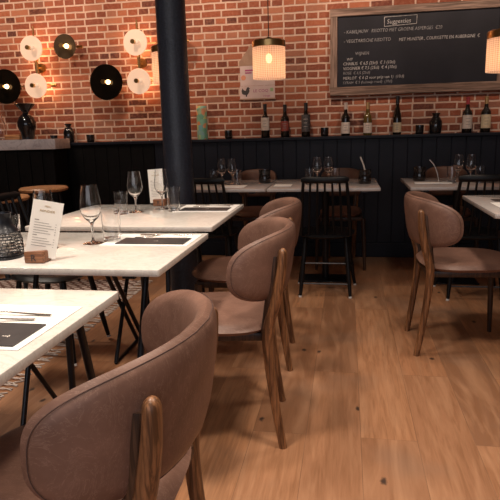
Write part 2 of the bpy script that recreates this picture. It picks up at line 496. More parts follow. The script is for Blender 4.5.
def make_chair(lm='leather'):
    t = thing('upholstered_chair', 'x', 'chair')
    obj('backrest', chair_back(), lm, t)
    ss = t.children[0]
    obj('seam', seam_bm(1), 'stitch', ss)
    obj('seat', seat_bm(), lm, t)
    b = B(); box(b, -.20, .205, -.175, .175, .405, .436, .006)
    obj('seat_frame', b, 'darkwood', t)
    for s in (-1, 1):
        lg = obj('rear_leg', post_bm(s), 'post', t)
        obj('backrest_bracket', spacer_bm(s), 'darkwood', lg)
    for s in (-1, 1):
        b = B(); tube(b, smooth_pts([(.212,s*.195,0),(.205,s*.188,.2),(.193,s*.178,.425)], 4), [.0115+.0009*i for i in range(9)], 12)
        obj('front_leg', b, 'darkwood', t)
    return t

ch = make_chair()
G1 = 'brown upholstered dining chairs'
ch.location = (-.530,.925,0); ch.rotation_euler = (0,0,PI+.03)
tag(ch, 'nearest brown leather chair with curved back, at the closest marble table', 'chair', G1)
dup(ch, (-.474,1.972,0), PI+.12, 'brown leather chair at the second marble table, just beyond the nearest chair', G1)
dup(ch, (-.505,2.655,0), PI+.06, 'brown leather chair half hidden, farthest in the left row by the navy column', G1)
dup(ch, (.585,2.925,0), .03, 'brown leather chair on the open floor by the small right-hand table, facing right', G1)
PL[0], PL[1] = .13, .165
wc = make_chair('leather_dimmed'); wc.name = 'wall_side_chair'; G1b = 'narrow brown chairs against the panelling'
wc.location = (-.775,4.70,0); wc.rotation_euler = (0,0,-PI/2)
tag(wc, 'narrow brown chair against the panelling behind the left back table', 'chair', G1b)
dup(wc, (-.045,4.70,0), -PI/2, 'narrow brown chair against the panelling behind the middle back table', G1b)
dup(wc, (.815,4.70,0), -PI/2, 'narrow brown chair against the panelling behind the right back table', G1b)

# ------------------------------------------------------------------ black spindle chairs
def make_spindle():
    t = thing('spindle_chair', 'x', 'chair')
    b = B(); NR, NS = 6, 40; S_ = []
    def P(r, ph, side):
        a, v = outline(r, ph, 2.8, 2.8); tt = (1-r**6)**.5 if r < 1 else 0
        return Vector((.0+.20*a, (.195-.02*-a)*v, .425+(.020*tt-.006*(1-r*r) if side > 0 else -.020*tt)))
    for side in (1,-1):
        rings = [[b.verts.new(P(0,0,side))]]
        for i in range(1, NR+1): rings.append([b.verts.new(P((i/NR)**.6, 2*PI*k/NS, side)) for k in range(NS)])
        S_.append(rings)
    A, C = S_
    for k in range(NS): bmesh.ops.pointmerge(b, verts=[A[-1][k], C[-1][k]], merge_co=A[-1][k].co)
    C[-1] = A[-1]
    for rings in (A, C):
        for Pq, Q in zip(rings, rings[1:]):
            for k in range(NS):
                j = (k+1) % NS
                if len(Pq) == 1: b.faces.new([Pq[0], Q[k], Q[j]])
                else: b.faces.new([Pq[k], Pq[j], Q[j], Q[k]])
    obj('seat', b, 'black_paint', t)
    # crest rail, gently curved
    b = B(); pts = []
    for k in range(13):
        u = -1+2*k/12; pts.append((-.262+.022*u*u, .152*u, .812))
    tube(b, pts, [.018 if 0 < k < 12 else .011 for k in range(13)], 12, sec=(1.2,.55)); obj('crest_rail', b, 'black_paint', t)
    for k in range(7):
        u = -1+2*k/6; b = B()
        tube(b, [(-.165+.015*u*u, .165*u, .432), (-.225+.02*u*u, .152*u, .66), (-.261+.022*u*u, .138*u, .805)], [.0088,.0078,.007] if abs(u) < .99 else [.013,.012,.010], 8)
        obj('spindle', b, 'black_paint', t)
    F = [(-.150,1),(-.150,-1),(.165,1),(.165,-1)]
    for fx, s in F:
        b = B(); y = .170 if fx < 0 else .205
        top = Vector((fx*.75, s*.135, .415)); bot = Vector((fx*1.10, s*y, 0))
        tube(b, [bot.lerp(top, q) for q in (0,.3,.6,1)], [.0105,.0145,.0165,.013], 10)
        lg = obj('leg', b, 'black_paint', t)
        b = B(); tube(b, [bot, bot.lerp(top, .03)], .0118, 10); obj('foot_cap', b, 'white_tip', lg)
    def at(fx, s, z):
        y = .170 if fx < 0 else .205
        top = Vector((fx*.75, s*.135, .415)); bot = Vector((fx*1.10, s*y, 0)); return bot.lerp(top, z/.415)
    for z in (.235,.095):
        b = B(); tube(b, [at(-.15,-1,z), at(-.15,1,z)], .0055, 8); obj('stretcher', b, 'grey_metal', t)
    for s in (1,-1):
        b = B(); tube(b, [at(-.15,s,.17), at(.165,s,.17)], .007, 8); obj('stretcher', b, 'black_paint', t)
    return t
sc = make_spindle(); G2 = 'black spindle back chairs'
sc.location = (-.138,3.865,0); sc.rotation_euler = (0,0,PI/2)
tag(sc, 'black spindle-back chair in the middle, at the middle back table', 'chair', G2)
dup(sc, (-.955,3.88,0), PI/2, 'black spindle-back chair beside the navy column at the left back table', G2)
dup(sc, (.835,3.865,0), PI/2, 'black spindle-back chair at the right back table, beyond the right-hand small table', G2)
dup(sc, (-1.50,2.60,.0125), 0, 'black spindle-back chair at far left, behind the menu card and tumbler', G2)

# ------------------------------------------------------------------ tables
def table(label, x0, x1, y0, y1, top, rods, group, cat='table', z=.75):
    t = thing('marble_table', label, cat, ((x0+x1)/2,(y0+y1)/2,0), 0, group)
    cx, cy = (x0+x1)/2, (y0+y1)/2
    b = B(); vs = box(b, x0-cx, x1-cx, y0-cy, y1-cy, z-.021, z)
    ev = [e for e in b.edges if abs(e.verts[0].co.z-e.verts[1].co.z) > .01]
    bmesh.ops.bevel(b, geom=ev, offset=.009, segments=4, affect='EDGES', profile=.5)
    eh = [e for e in b.edges if abs(e.verts[0].co.z-e.verts[1].co.z) < 1e-5 and len(e.link_faces) == 2 and any(abs(f.normal.z) > .9 for f in e.link_faces) and not all(abs(f.normal.z) > .9 for f in e.link_faces)]
    b.normal_update()
    eh = [e for e in b.edges if len(e.link_faces) == 2 and abs(e.link_faces[0].normal.z) + abs(e.link_faces[1].normal.z) > .9 and abs(abs(e.link_faces[0].normal.z) - abs(e.link_faces[1].normal.z)) > .5]
    bmesh.ops.bevel(b, geom=eh, offset=.003, segments=2, affect='EDGES', profile=.5)
    obj('tabletop', b, top, t)
    b = B()
    w = (x1-x0)/2-.10; d = (y1-y0)/2-.02
    for s in (1,-1):
        box(b, s*w-.018, s*w+.018, -d, d, z-.033, z-.021)
    box(b, -w, w, -.018, .018, z-.032, z-.0215)
    obj('under_frame', b, 'black_metal', t)
    for R in rods:
        b = B(); pts = [Vector((p[0]-cx, p[1]-cy, p[2])) for p in R[1:]]
        tube(b, pts, R[0], 12); obj('leg' if max(p[2] for p in R[1:]) > .3 else 'floor_bar', b, 'black_metal', t)
    return t
def base_plate(t):
    b = B(); box(b, -.17,.17,.04,.26,0,.012,.003,1); obj('base_plate', b, 'black_metal', t)
TZ = .724
def xframe(x, ya, yb, tb, ta, r=.010):
    # crossing legs joined by a bar on the floor
    return [(r,(x,ya,r),(x,ta,TZ)), (r,(x,yb,r),(x,tb,TZ)), (r*.9,(x,ya,r),(x,yb,r))]
G3 = 'marble tables in the left row'
table('closest marble table at lower left with white mat and cutlery', -1.37,-.546,.60,1.24,'marble',
      [(.0085,(-.668,1.20,TZ),(-.668,1.172,.012)), (.0105,(-.650,1.205,TZ),(-.650,1.385,.016)), (.0105,(-.86,.66,TZ),(-.86,.62,.011)), (.008,(-.86,.62,.010),(-.668,1.172,.010))] + xframe(-1.2,1.0,1.2,.75,1.2), G3)
table('second marble table, with wood-block menu, wire lantern and black slate mat', -1.35,-.517,1.45,2.035,'marble',
      [(.0105,(-.645,1.705,TZ),(-.645,1.425,.011)), (.0125,(-.755,1.93,TZ),(-.755,2.02,.012)), (.009,(-.645,1.425,.010),(-.755,2.02,.010))] + xframe(-1.2,1.735,2.02,1.53,2.0), G3)
table('third marble table, farthest of the left row, in front of the navy column', -1.37,-.537,2.172,2.90,'marble',
      [(.011,(-.77,2.30,TZ),(-.77,2.22,.011)), (.012,(-.765,2.75,TZ),(-.775,2.92,.012)), (.009,(-.77,2.22,.010),(-.775,2.92,.010)),
       (.010,(-1.13,2.46,.010),(-1.13,2.87,TZ)), (.011,(-1.145,2.79,.011),(-1.145,2.28,TZ)), (.009,(-1.13,2.46,.009),(-1.14,2.79,.009)), (.011,(-1.09,2.76,.011),(-1.09,2.24,TZ))], G3)
G4 = 'marble tables along the panelled wall'
def brods(x0, x1):
    c = (x0+x1)/2
    return [(.026,(c,4.2,TZ),(c,4.2,.01))]
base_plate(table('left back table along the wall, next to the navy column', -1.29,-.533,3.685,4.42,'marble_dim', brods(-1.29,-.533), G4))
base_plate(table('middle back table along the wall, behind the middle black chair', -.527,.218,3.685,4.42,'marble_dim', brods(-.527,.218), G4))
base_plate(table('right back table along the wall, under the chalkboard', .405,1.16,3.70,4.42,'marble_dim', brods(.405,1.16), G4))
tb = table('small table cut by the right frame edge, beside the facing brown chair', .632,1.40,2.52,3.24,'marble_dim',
      [(.013,(.98,2.62,TZ),(.98,2.62,.013)),(.013,(.98,3.14,TZ),(.98,3.14,.013)),(.013,(1.32,2.62,TZ),(1.32,2.62,.013)),(.013,(1.32,3.14,TZ),(1.32,3.14,.013))], None)

# ------------------------------------------------------------------ table ware
Z = .7505
def wine_glass(label, x, y, h=.205, R=.052, group='wine glasses'):
    t = thing('wine_glass', label, 'glass', (x,y,Z), 0, group)
    k = h/.205; w = .0009
    rb = R
    out = [(rb*.74,h),(rb*.84,h-.03*k),(rb*.95,h-.055*k),(rb,h-.075*k),(rb*.93,h-.095*k),(rb*.66,h-.115*k),(rb*.28,h-.128*k),(.0055,h-.138*k)]
    inn = [(r-w if r > .01 else 0, z+(.0 if r > .03 else .004)) for r, z in out]; inn[-1] = (0, out[-1][1]+.013)
    b = B(); lathe(b, out[::-1]+[(rb*.74-w,h)]+inn[1:], seg=32); obj('bowl', b, 'glass', t)
    b = B(); lathe(b, [(.0055,h-.138*k),(.0036,h-.155*k),(.0034,.03),(.0045,.012),(.010,.005)], seg=16); obj('stem', b, 'glass', t)
    b = B(); lathe(b, [(.010,.005),(.030,.0025),(.036,.0015),(.036,.0),(0,.0)], seg=32); obj('foot', b, 'glass', t)
    return t
def tumbler(label, x, y, h=.11, R=.036, group='water tumblers'):
    b = B(); r0 = R*.86; w = .0016
    lathe(b, [(0,0),(r0,0),(R,h),(R-w,h),(r0-w,.012),(0,.012)], seg=32)
    o = obj('tumbler', b, 'glass', loc=(x,y,Z)); return tag(o, label, 'glass', group)
wine_glass('large wine glass standing on the second marble table near its slate mat', -.885,1.82,.206,.037)
wine_glass('wine glass half hidden behind the white menu on the second table', -1.005,1.72,.200,.038)
wine_glass('wine glass left of centre on the third marble table, beside a tumbler', -1.024,2.60,.200,.038)
wine_glass('wine glass in front of the menu card by the navy column', -.925,2.71,.200,.036)
tumbler('tumbler right of the large wine glass on the second table', -.835,1.87,.118,.035)
tumbler('tumbler between the wire lantern and menu on the second table', -1.135,1.72,.118,.033)
tumbler('tumbler left of the wine glass on the third marble table', -1.075,2.54,.108,.034)
tumbler('tumbler at the right of the menu on the third marble table', -.842,2.64,.118,.034)

def mat_sheet(name, label, cat, x0, x1, y0, y1, z, m, th=.0018, group=None):
    b = B(); box(b, x0, x1, y0, y1, z, z+th); return tag(obj(name, b, m, smooth=False), label, cat, group)
def place_mats(tx, specs): pass
mat_sheet('place_mat', 'white paper mat on the closest table', 'mat', -.90,-.575,.850,1.103,.7502,'paper', group='white table mats')
m1 = mat_sheet('menu_folder', 'black slate-coloured folder on the closest table', 'folder', -.86,-.592,.862,.978,.7522,'slate', .003, group='black folders')
mat_sheet('place_mat', 'white paper mat at the right edge of the second table', 'mat', -.845,-.531,1.775,1.992,.7502,'paper', group='white table mats')
m2 = mat_sheet('menu_folder', 'black folder lying on the mat of the second table', 'folder', -.795,-.548,1.800,1.905,.7522,'slate', .003, group='black folders')
mat_sheet('place_mat', 'pale mat at the right edge of the third table', 'mat', -.84,-.551,2.60,2.86,.7502,'paper', group='white table mats')
m3 = mat_sheet('menu_folder', 'dark folder lying on the mat of the third table', 'folder', -.812,-.572,2.625,2.735,.7522,'slate', .003, group='black folders')
mat_sheet('place_mat', 'pale mat on the table at the right frame edge', 'mat', .70,1.02,2.60,2.90,.7502,'paper', group='white table mats')
mat_sheet('menu_folder', 'dark red-brown strip of folder on the right edge table', 'folder', .735,1.0,2.95,3.04,.7502,'slate', .003, group='black folders')
for mm_, (lx, ly) in ((m1,(-.632,.905)),(m2,(-.660,1.845)),(m3,(-.68,2.675))):
    b = B()
    box(b, lx-.009, lx+.007, ly-.001, ly+.001, .7552, .7556); box(b, lx+.003, lx+.005, ly-.004, ly+.005, .7552, .7556)
    o = obj('emblem', b, 'wax', mm_, smooth=False)

def cutlery(kind, label, x, y, z, ang, L=.20):
    t = kind
    b = B()
    P = [(0,0,.002),(.03,0,.003),(.10,0,.007),(.13,0,.005)]
    tube(b, [(q*L/.2, y_, z_) for q, y_, z_ in P], [.0052,.0042,.0026,.003], 8, sec=(.35,1))
    k = L/.2
    if kind == 'fork':
        box(b, .128*k, .158*k, -.011, .011, .0035, .0055, .0008, 1)
        for s in (-.0095,-.0032,.0032,.0095): box(b, .156*k, .20*k, s-.0015, s+.0015, .003, .005)
    else:
        vs = box(b, .128*k, .20*k, -.0015, .010, .0035, .0050, .0006, 1)
    o = obj(kind, b, 'steel', loc=(x,y,z), smooth=True); o.rotation_euler = (0,0,ang)
    return tag(o, label, kind, kind+'s on the white mats')
for nm, lb, (fx, fy), (kx, ky), L in (
        ('closest','closest',(-.612,1.035),(-.632,1.005),.21),
        ('second','second',(-.560,1.965),(-.575,1.940),.20),
        ('third','third',(-.580,2.83),(-.59,2.795),.20)):
    cutlery('fork', 'steel fork on the white mat of the %s marble table' % lb, fx, fy, .7522, PI+.02, L)
    cutlery('knife', 'steel knife beside the fork on the %s marble table' % lb, kx, ky, .7522, PI+.16, L*.95)

def menu(label, x, y, w, h, tilt, loc_lean, title, rot=None):
    t = thing('menu_stand', label, 'menu stand', (x,y,Z), .0, 'menu cards in wooden blocks')
    b = B(); box(b, -.031, .031, -.026, .026, 0, .036, .004); bl = obj('wooden_block', b, 'blockwood', t)
    text('letter_mark', 'R', .030, 'ink', bl, (0,-.0265,.007), align='CENTER')
    c = B(); box(c, -w/2, w/2, -.0008, .0008, 0, h); cd = obj('menu_card', c, 'card', t, smooth=False)
    cd.location = (loc_lean, -.004, .016); cd.rotation_euler = rot or (-.10, tilt, 0)
    text('lettering', title, w*.115, 'gold_ink', cd, (0,-.0012,h*.80), align='CENTER', ext=.0002)
    text('lettering', 'MENU', w*.075, 'gold_ink', cd, (0,-.0012,h*.89), align='CENTER', ext=.0002)
    b = B()
    for blk, zz in ((5,.60),(4,.33)):
        box(b, -w*.36, -w*.22, -.0014, -.0009, h*(zz+.045), h*(zz+.06))
        for i in range(blk):
            z_ = h*(zz-.045*i); box(b, -w*.36, w*(.12+.09*((i*7)%3)), -.0014, -.0009, z_, z_+.0014)
            box(b, w*.33, w*.37, -.0014, -.0009, z_, z_+.0014)
    obj('printed_lines', b, 'grey_ink', cd, smooth=False)
    return t
menu('white menu card in a wooden block on the second table', -.928,1.528,.088,.172,.20,.010,'RONDIER', (-.05,.24,.48))
menu('white menu card in a wooden block at the far side of the third table', -.985,2.85,.082,.178,-.06,-.012,'RONDIER')

# wire lantern
t = thing('wire_lantern', 'black wire lantern with candle at the left end of the second table', 'lantern', (-1.078,1.585,Z))
b = B(); R0, R1 = .068, .063
def rr(z): return .070 if z < .055 else .070-.022*((z-.055)/.055)**1.2
for z in (.0,.0115,.022,.0325,.043,.0535,.064,.0745,.085):
    r = rr(z); tube(b, [(r*math.cos(a), r*math.sin(a), z+.003) for a in [2*PI*k/36 for k in range(37)]], .0018, 5, caps=False)
rnd = random.Random(3)
for zi in range(8):
    z = .0105*zi
    for k in range(26):
        a = 2*PI*(k+.5*(zi % 2)+rnd.uniform(-.2,.2))/26
        tube(b, [(rr(z)*math.cos(a), rr(z)*math.sin(a), z+.003), (rr(z+.0105)*math.cos(a), rr(z+.0105)*math.sin(a), z+.0135)], .0014, 4)
obj('wire_cage', b, 'black_metal', t)
b = B(); lathe(b, [(0,0),(.071,0),(.072,.008),(.066,.010),(0,.010)], seg=36); obj('base', b, 'black_metal', t)
b = B(); lathe(b, [(rr(.085)+.002,.086),(.052,.098),(.040,.112),(.036,.135),(.040,.150),(.037,.150),(.033,.135),(.036,.113),(.048,.098),(rr(.085)-.003,.086)], seg=36); obj('collar', b, 'black_metal', t)
b = B(); lathe(b, [(0,.0105),(.048,.0105),(.050,.080),(.0485,.080),(.0465,.012),(0,.012)], seg=32); obj('glass_liner', b, 'glass', t)
b = B(); lathe(b, [(0,.0125),(.022,.0125),(.022,.045),(0,.045)], seg=24); obj('candle', b, 'wax', t)

t.scale = (.84,.84,.95)

# ware on the back tables
def jar(label, x, y, stick=None):
    t = thing('candle_jar', label, 'jar', (x,y,Z), 0, 'dark jars on the back tables')
    b = B(); lathe(b, [(0,0),(.040,0),(.044,.006),(.044,.040),(.040,.062),(.042,.070),(.044,.098),(.040,.098),(.037,.070),(.039,.04),(.039,.008),(0,.008)], seg=28)
    obj('jar_body', b, 'cup', t)
    if stick:
        b = B(); tube(b, smooth_pts(stick, 4), .004, 8, sec=(.6,1.3)); obj('spoon', b, 'lab_white', t)
jar('dark glass jar on the left back table by the seam', -.60,4.12)
jar('dark glass jar with a pale spoon on the middle back table', .125,4.00, [(.0,0,.012),(-.002,.005,.10),(-.032,.01,.185)])
jar('dark glass jar at the left corner of the right back table', .515,4.18)
b = B(); tube(b, smooth_pts([(.03,0,.0),(.03,0,.01),(.02,0,.06),(-.005,0,.12),(-.035,.0,.155)], 5), .0035, 8, sec=(.6,1.4))
lathe(b, [(0,0),(.022,0),(.026,.006),(.0,.006)], cx=.03, seg=20)
o = obj('serving_spoon', b, 'steel', loc=(.600,4.05,Z)); tag(o, 'curved steel spoon standing up on the right back table', 'spoon')
def cluster(cx, cy, where, n=''):
    g1, g2 = 'wine glasses', 'water tumblers'
    wine_glass('left wine glass of the pair on the %s back table' % where, cx-.034, cy+.03, .188,.037, g1)
    wine_glass('right wine glass of the pair on the %s back table' % where, cx+.046, cy+.02, .188,.037, g1)
    tumbler('left tumbler beside the wine glasses on the %s back table' % where, cx-.085, cy-.03, .110,.033, g2)
    tumbler('right tumbler beside the wine glasses on the %s back table' % where, cx+.093, cy-.04, .110,.033, g2)
cluster(-.875,4.02,'left'); cluster(-.175,4.02,'middle'); cluster(.79,4.02,'right')
mat_sheet('napkin', 'white folded napkin on the left back table', 'napkin', -.86,-.70,3.78,3.93,.7502,'paper',.004, group='napkins on the back tables')
mat_sheet('napkin', 'white folded napkin on the middle back table', 'napkin', -.50,-.38,3.85,3.97,.7502,'paper',.004, group='napkins on the back tables')
mat_sheet('napkin', 'white folded napkin on the right back table', 'napkin', .46,.70,3.93,4.0,.7502,'paper',.006, group='napkins on the back tables')

# ------------------------------------------------------------------ wall lights
def sconce(x, z, label):
    t = thing('wall_light', label, 'wall light', (x, Y1, z), 0, 'brass disc wall lights')
    Yd = -.15
    b = B()
    tube(b, [(0,-.09,.20),(0,-.09,-.36)], .007, 10); tube(b, [(0,-.09,0),(.50,-.09,0)][0:2] if False else [(-.02,-.09,.0),(.46,-.09,0)], .007, 10)
    tube(b, [(-.46,-.09,-.325),(.16,-.09,-.325)], .007, 10)
    tube(b, [(0,-.09,-.10),(0,-.09,-.22)], .015, 14); tube(b, [(.42,-.09,0),(.47,-.09,0)], .015, 14); tube(b, [(.13,-.09,-.325),(.18,-.09,-.325)], .015, 14)
    tube(b, [(0,-.09,-.16),(0,0,-.16)], .011, 12)
    obj('brass_rods', b, 'brass', t)
    b = B(); tube(b, [(0,-.02,-.16),(0,0,-.16)], .045, 24); obj('wall_plate', b, 'brass', t)
    for nm, dx, dz, R, m in (('lit_disc',0,0,.111,'disc_white'),('lit_disc',.01,-.33,.111,'disc_white'),('mirror_disc',.33,0,.108,'disc_bronze'),('dark_mirror_disc',-.30,-.325,.157,'disc_black')):
        b = B(); prof = [(0,-.012),(R*.6,-.010),(R*.95,-.003),(R,.004),(R*.97,.008),(0,.002)]
        lathe(b, prof, seg=48)
        bmesh.ops.rotate(b, verts=b.verts, matrix=Matrix.Rotation(PI/2, 3, 'X'))
        bmesh.ops.translate(b, verts=b.verts, vec=(dx, Yd, dz))
        d = obj(nm, b, m, t)
        b = B(); tube(b, [(dx,Yd-.008,dz),(dx,Yd-.055,dz)], .013, 16); tube(b, [(dx,Yd+.01,dz),(dx,-.085,dz)], .008, 10)
        tube(b, [(dx,Yd-.05,dz),(dx,Yd-.075,dz)], .020, 16); obj('socket', b, 'brass', d)
        b = B(); lathe(b, [(0,-.02),(.012,-.017),(.02,-.006),(.021,.003),(.016,.014),(.008,.02),(0,.02)], seg=16)
        bmesh.ops.translate(b, verts=b.verts, vec=(dx+.030, Yd-.030, dz-.002)); obj('bulb', b, 'bulb' if 'mirror' in nm else 'disc_white', d)
    return t
sconce(-2.85,1.925,'left brass wall light with two glowing discs and two dark discs')
sconce(-1.85,1.925,'right brass wall light, two glowing discs beside the navy column')

# ------------------------------------------------------------------ pendants
def pendant(x, y, z0, h, r, label, power):
    t = thing('pendant_lamp', label, 'lamp', (x,y,z0), 0, 'ribbed pendant lamps')
    b = B(); N_ = 132; prof = []
    rings = []
    for z in (0,h*.5,h):
        rings.append([b.verts.new(((r+.0016*math.cos(PI*k))*math.cos(2*PI*k/N_), (r+.0016*math.cos(PI*k))*math.sin(2*PI*k/N_), z)) for k in range(N_)])
    for A, C in zip(rings, rings[1:]):
        for k in range(N_): b.faces.new([A[k], A[(k+1)%N_], C[(k+1)%N_], C[k]])
    sd = obj('lamp_shade', b, 'shade', t)
    b = B(); lathe(b, [(r+.002,h-.002),(r+.004,h),(r+.004,h+.034),(r-.004,h+.040),(.03,h+.046),(.012,h+.06),(0,h+.06)], seg=48); obj('brass_cap', b, 'brass', t)
    b = B(); tube(b, [(0,0,h+.055),(0,0,2.95-z0)], .0028, 8); obj('cable', b, 'cable', t)
    b = B(); lathe(b, [(0,2.95-z0),(.05,2.95-z0),(.05,2.93-z0),(0,2.92-z0)], seg=24); obj('ceiling_rose', b, 'brass', t)
    b = B(); lathe(b, [(0,h*.50),(.012,h*.52),(.021,h*.62),(.018,h*.72),(.012,h*.8),(0,h*.8)], seg=20); bu = obj('bulb', b, 'bulb', t)
    b = B(); tube(b, [(0,0,h*.79),(0,0,h+.04)], .014, 14); obj('bulb_holder', b, 'brass', t)
    ld = bpy.data.lights.new('bulb_light', 'POINT'); ld.energy = power; ld.color = (1,.66,.38); ld.shadow_soft_size = .03
    lo = bpy.data.objects.new('bulb_light', ld); COL.objects.link(lo); lo.location = (x, y, z0+h*.3)
pendant(-.483,3.6,1.447,.187,.100,'ribbed cream pendant lamp over the seam of the back tables', .45)
pendant(-1.135,3.6,1.447,.187,.100,'cream pendant lamp mostly hidden behind the navy column', .45)
pendant(.855,3.4,1.414,.174,.100,'cream pendant lamp cut by the right frame edge', .45)

# ------------------------------------------------------------------ chalkboard
t = thing('chalkboard', 'large black chalkboard menu in a weathered wooden frame on the brick wall', 'chalkboard', (0,Y1,0))
bx0, bx1, bz0, bz1, fw = -.150, 1.275, 1.413, 2.122, .064
b = B(); box(b, bx0+.03, bx1-.03, -.022, 0, bz0+.03, bz1-.03); bd = obj('writing_board', b, 'board', t, smooth=False)
b = B(); box(b, bx0, bx1, -.040, 0, bz1-fw, bz1, .003, 1); obj('frame_rail', b, 'frame_wood', t, smooth=False)
b = B(); box(b, bx0, bx1, -.040, 0, bz0, bz0+fw+.008, .003, 1); obj('frame_rail', b, 'frame_wood', t, smooth=False)
b = B(); box(b, bx0+.001, bx0+fw-.004, -.038, 0, bz0+fw, bz1-fw, .003, 1); obj('frame_stile', b, 'frame_wood_v', t, smooth=False)
b = B(); box(b, bx1-fw+.004, bx1-.001, -.038, 0, bz0+fw, bz1-fw, .003, 1); obj('frame_stile', b, 'frame_wood_v', t, smooth=False)
def chalk(s, x, z, size, m='chalk', sx=1.0, shear=.12): 
    text('chalk_writing', s, size, m, bd, (x,-.0225,z), shear=shear, sx=sx, ext=.0003)
chalk('Suggesties', .318, 1.983, .048, 'chalk', 1.0)
b = B()
for (p, q) in (((.300,1.962),(.560,1.972)),((.560,1.972),(.562,2.040)),((.562,2.040),(.298,2.036)),((.298,2.036),(.300,1.962))):
    tube(b, [(p[0],-.0228,p[1]),(q[0],-.0228,q[1])], .0024, 5)
obj('chalk_outline', b, 'chalk', bd)
chalk('- KABELJAUW   RISOTTO MET GROENE ASPERGES  €20', -.035, 1.921, .038, 'chalk_faint', .86)
chalk('- VEGETARISCHE RISOTTO', -.035, 1.847, .038, 'chalk_faint', .86)
chalk('MET MUNSTER , COURGETTE EN AUBERGINE  €', .420, 1.840, .036, 'chalk', .83)
chalk('WIJNEN', .060, 1.745, .036, 'chalk_faint', .9)
chalk('WIT', -.010, 1.702, .030, 'chalk', .9)
chalk('CHABLIS  € 6,5 (25cl)  € 3 (10cl)', -.040, 1.664, .036, 'chalk', .88)
chalk('VIOGNIER € 7,5 (25cl)  € 4 (10cl)', -.040, 1.625, .036, 'chalk', .88)
chalk('ROSE  € 6,5 (25cl)', -.040, 1.588, .033, 'chalk_faint', .9)
chalk('MERLOT  € 6 (2 voor prijs van 1)  (10cl)', -.040, 1.546, .034, 'chalk', .9)
chalk('SYRAH  € 5 (huiswijn rood)  (10cl)', -.040, 1.510, .032, 'chalk_faint', .9)

# ------------------------------------------------------------------ hanging calendar
t = thing('hanging_poster', 'house-topped cardboard wall calendar with a rooster strip, behind the pendant lamp', 'poster', (0,Y1,0))
b = B(); pr = [(-.95,1.70),(-.95,1.735),(-.845,1.875),(-.66,1.735),(-.63,1.70)]
f1 = [b.verts.new((x_, -.008, z_)) for x_, z_ in pr]; f2 = [b.verts.new((x_, 0, z_)) for x_, z_ in pr]
b.faces.new(f1); b.faces.new(f2[::-1])
for i in range(5): b.faces.new([f1[i], f1[(i+1)%5], f2[(i+1)%5], f2[i]])
obj('cardboard_top', b, 'cardboard', t, smooth=False)
b = B(); box(b, -.945,-.635,-.007,0,1.53,1.70); pp = obj('paper_panel', b, 'pink_paper', t, smooth=False)
b = B(); box(b, -.90,-.80,-.009,-.007,1.655,1.668); box(b, -.90,-.84,-.009,-.007,1.635,1.645); obj('printed_lines', b, 'pink_ink', pp, smooth=False)
b = B(); lathe(b, [(0,0),(.022,0),(.022,.002),(0,.002)], seg=20); bmesh.ops.rotate(b, verts=b.verts, matrix=Matrix.Rotation(PI/2,3,'X')); bmesh.ops.translate(b, verts=b.verts, vec=(-.915,-.007,1.60)); obj('printed_spot', b, 'orange_ink', pp)
b = B(); box(b, -.950,-.635,-.012,0,1.413,1.527,.002,1); st = obj('lower_strip', b, 'pink_paper', t, smooth=False)
b = B(); box(b, -.955,-.630,-.016,0,1.408,1.420,.001,1); obj('bottom_rail', b, 'cardboard', t, smooth=False)
b = B()   # little rooster silhouette
rp = [(-.045,.0),(-.05,.03),(-.04,.055),(-.028,.035),(-.012,.03),(.0,.06),(.012,.068),(.02,.058),(.03,.055),(.02,.047),(.022,.02),(.01,-.005),(.0,-.012),(0,-.03),(-.012,-.03),(-.012,-.012),(-.03,-.01)]
fa = [b.verts.new((-.885+x_, -.0135, 1.462+z_*.85)) for x_, z_ in rp]; fb = [b.verts.new((-.885+x_, -.012, 1.462+z_*.85)) for x_, z_ in rp]
b.faces.new(fa); b.faces.new(fb[::-1])
for i in range(len(rp)): j = (i+1) % len(rp); b.faces.new([fa[i], fa[j], fb[j], fb[i]])
obj('rooster_print', b, 'ink', st, smooth=False)
text('lettering', 'LE COQ', .036, 'pink_ink', st, (-.83,-.0125,1.472), sx=1.05)
text('lettering', 'rouge', .026, 'pink_ink', st, (-.74,-.0125,1.432), sx=1.05)
b = B(); box(b, -.675,-.650,-.0135,-.012,1.475,1.505); obj('printed_spot', b, 'green_ink', st, smooth=False)

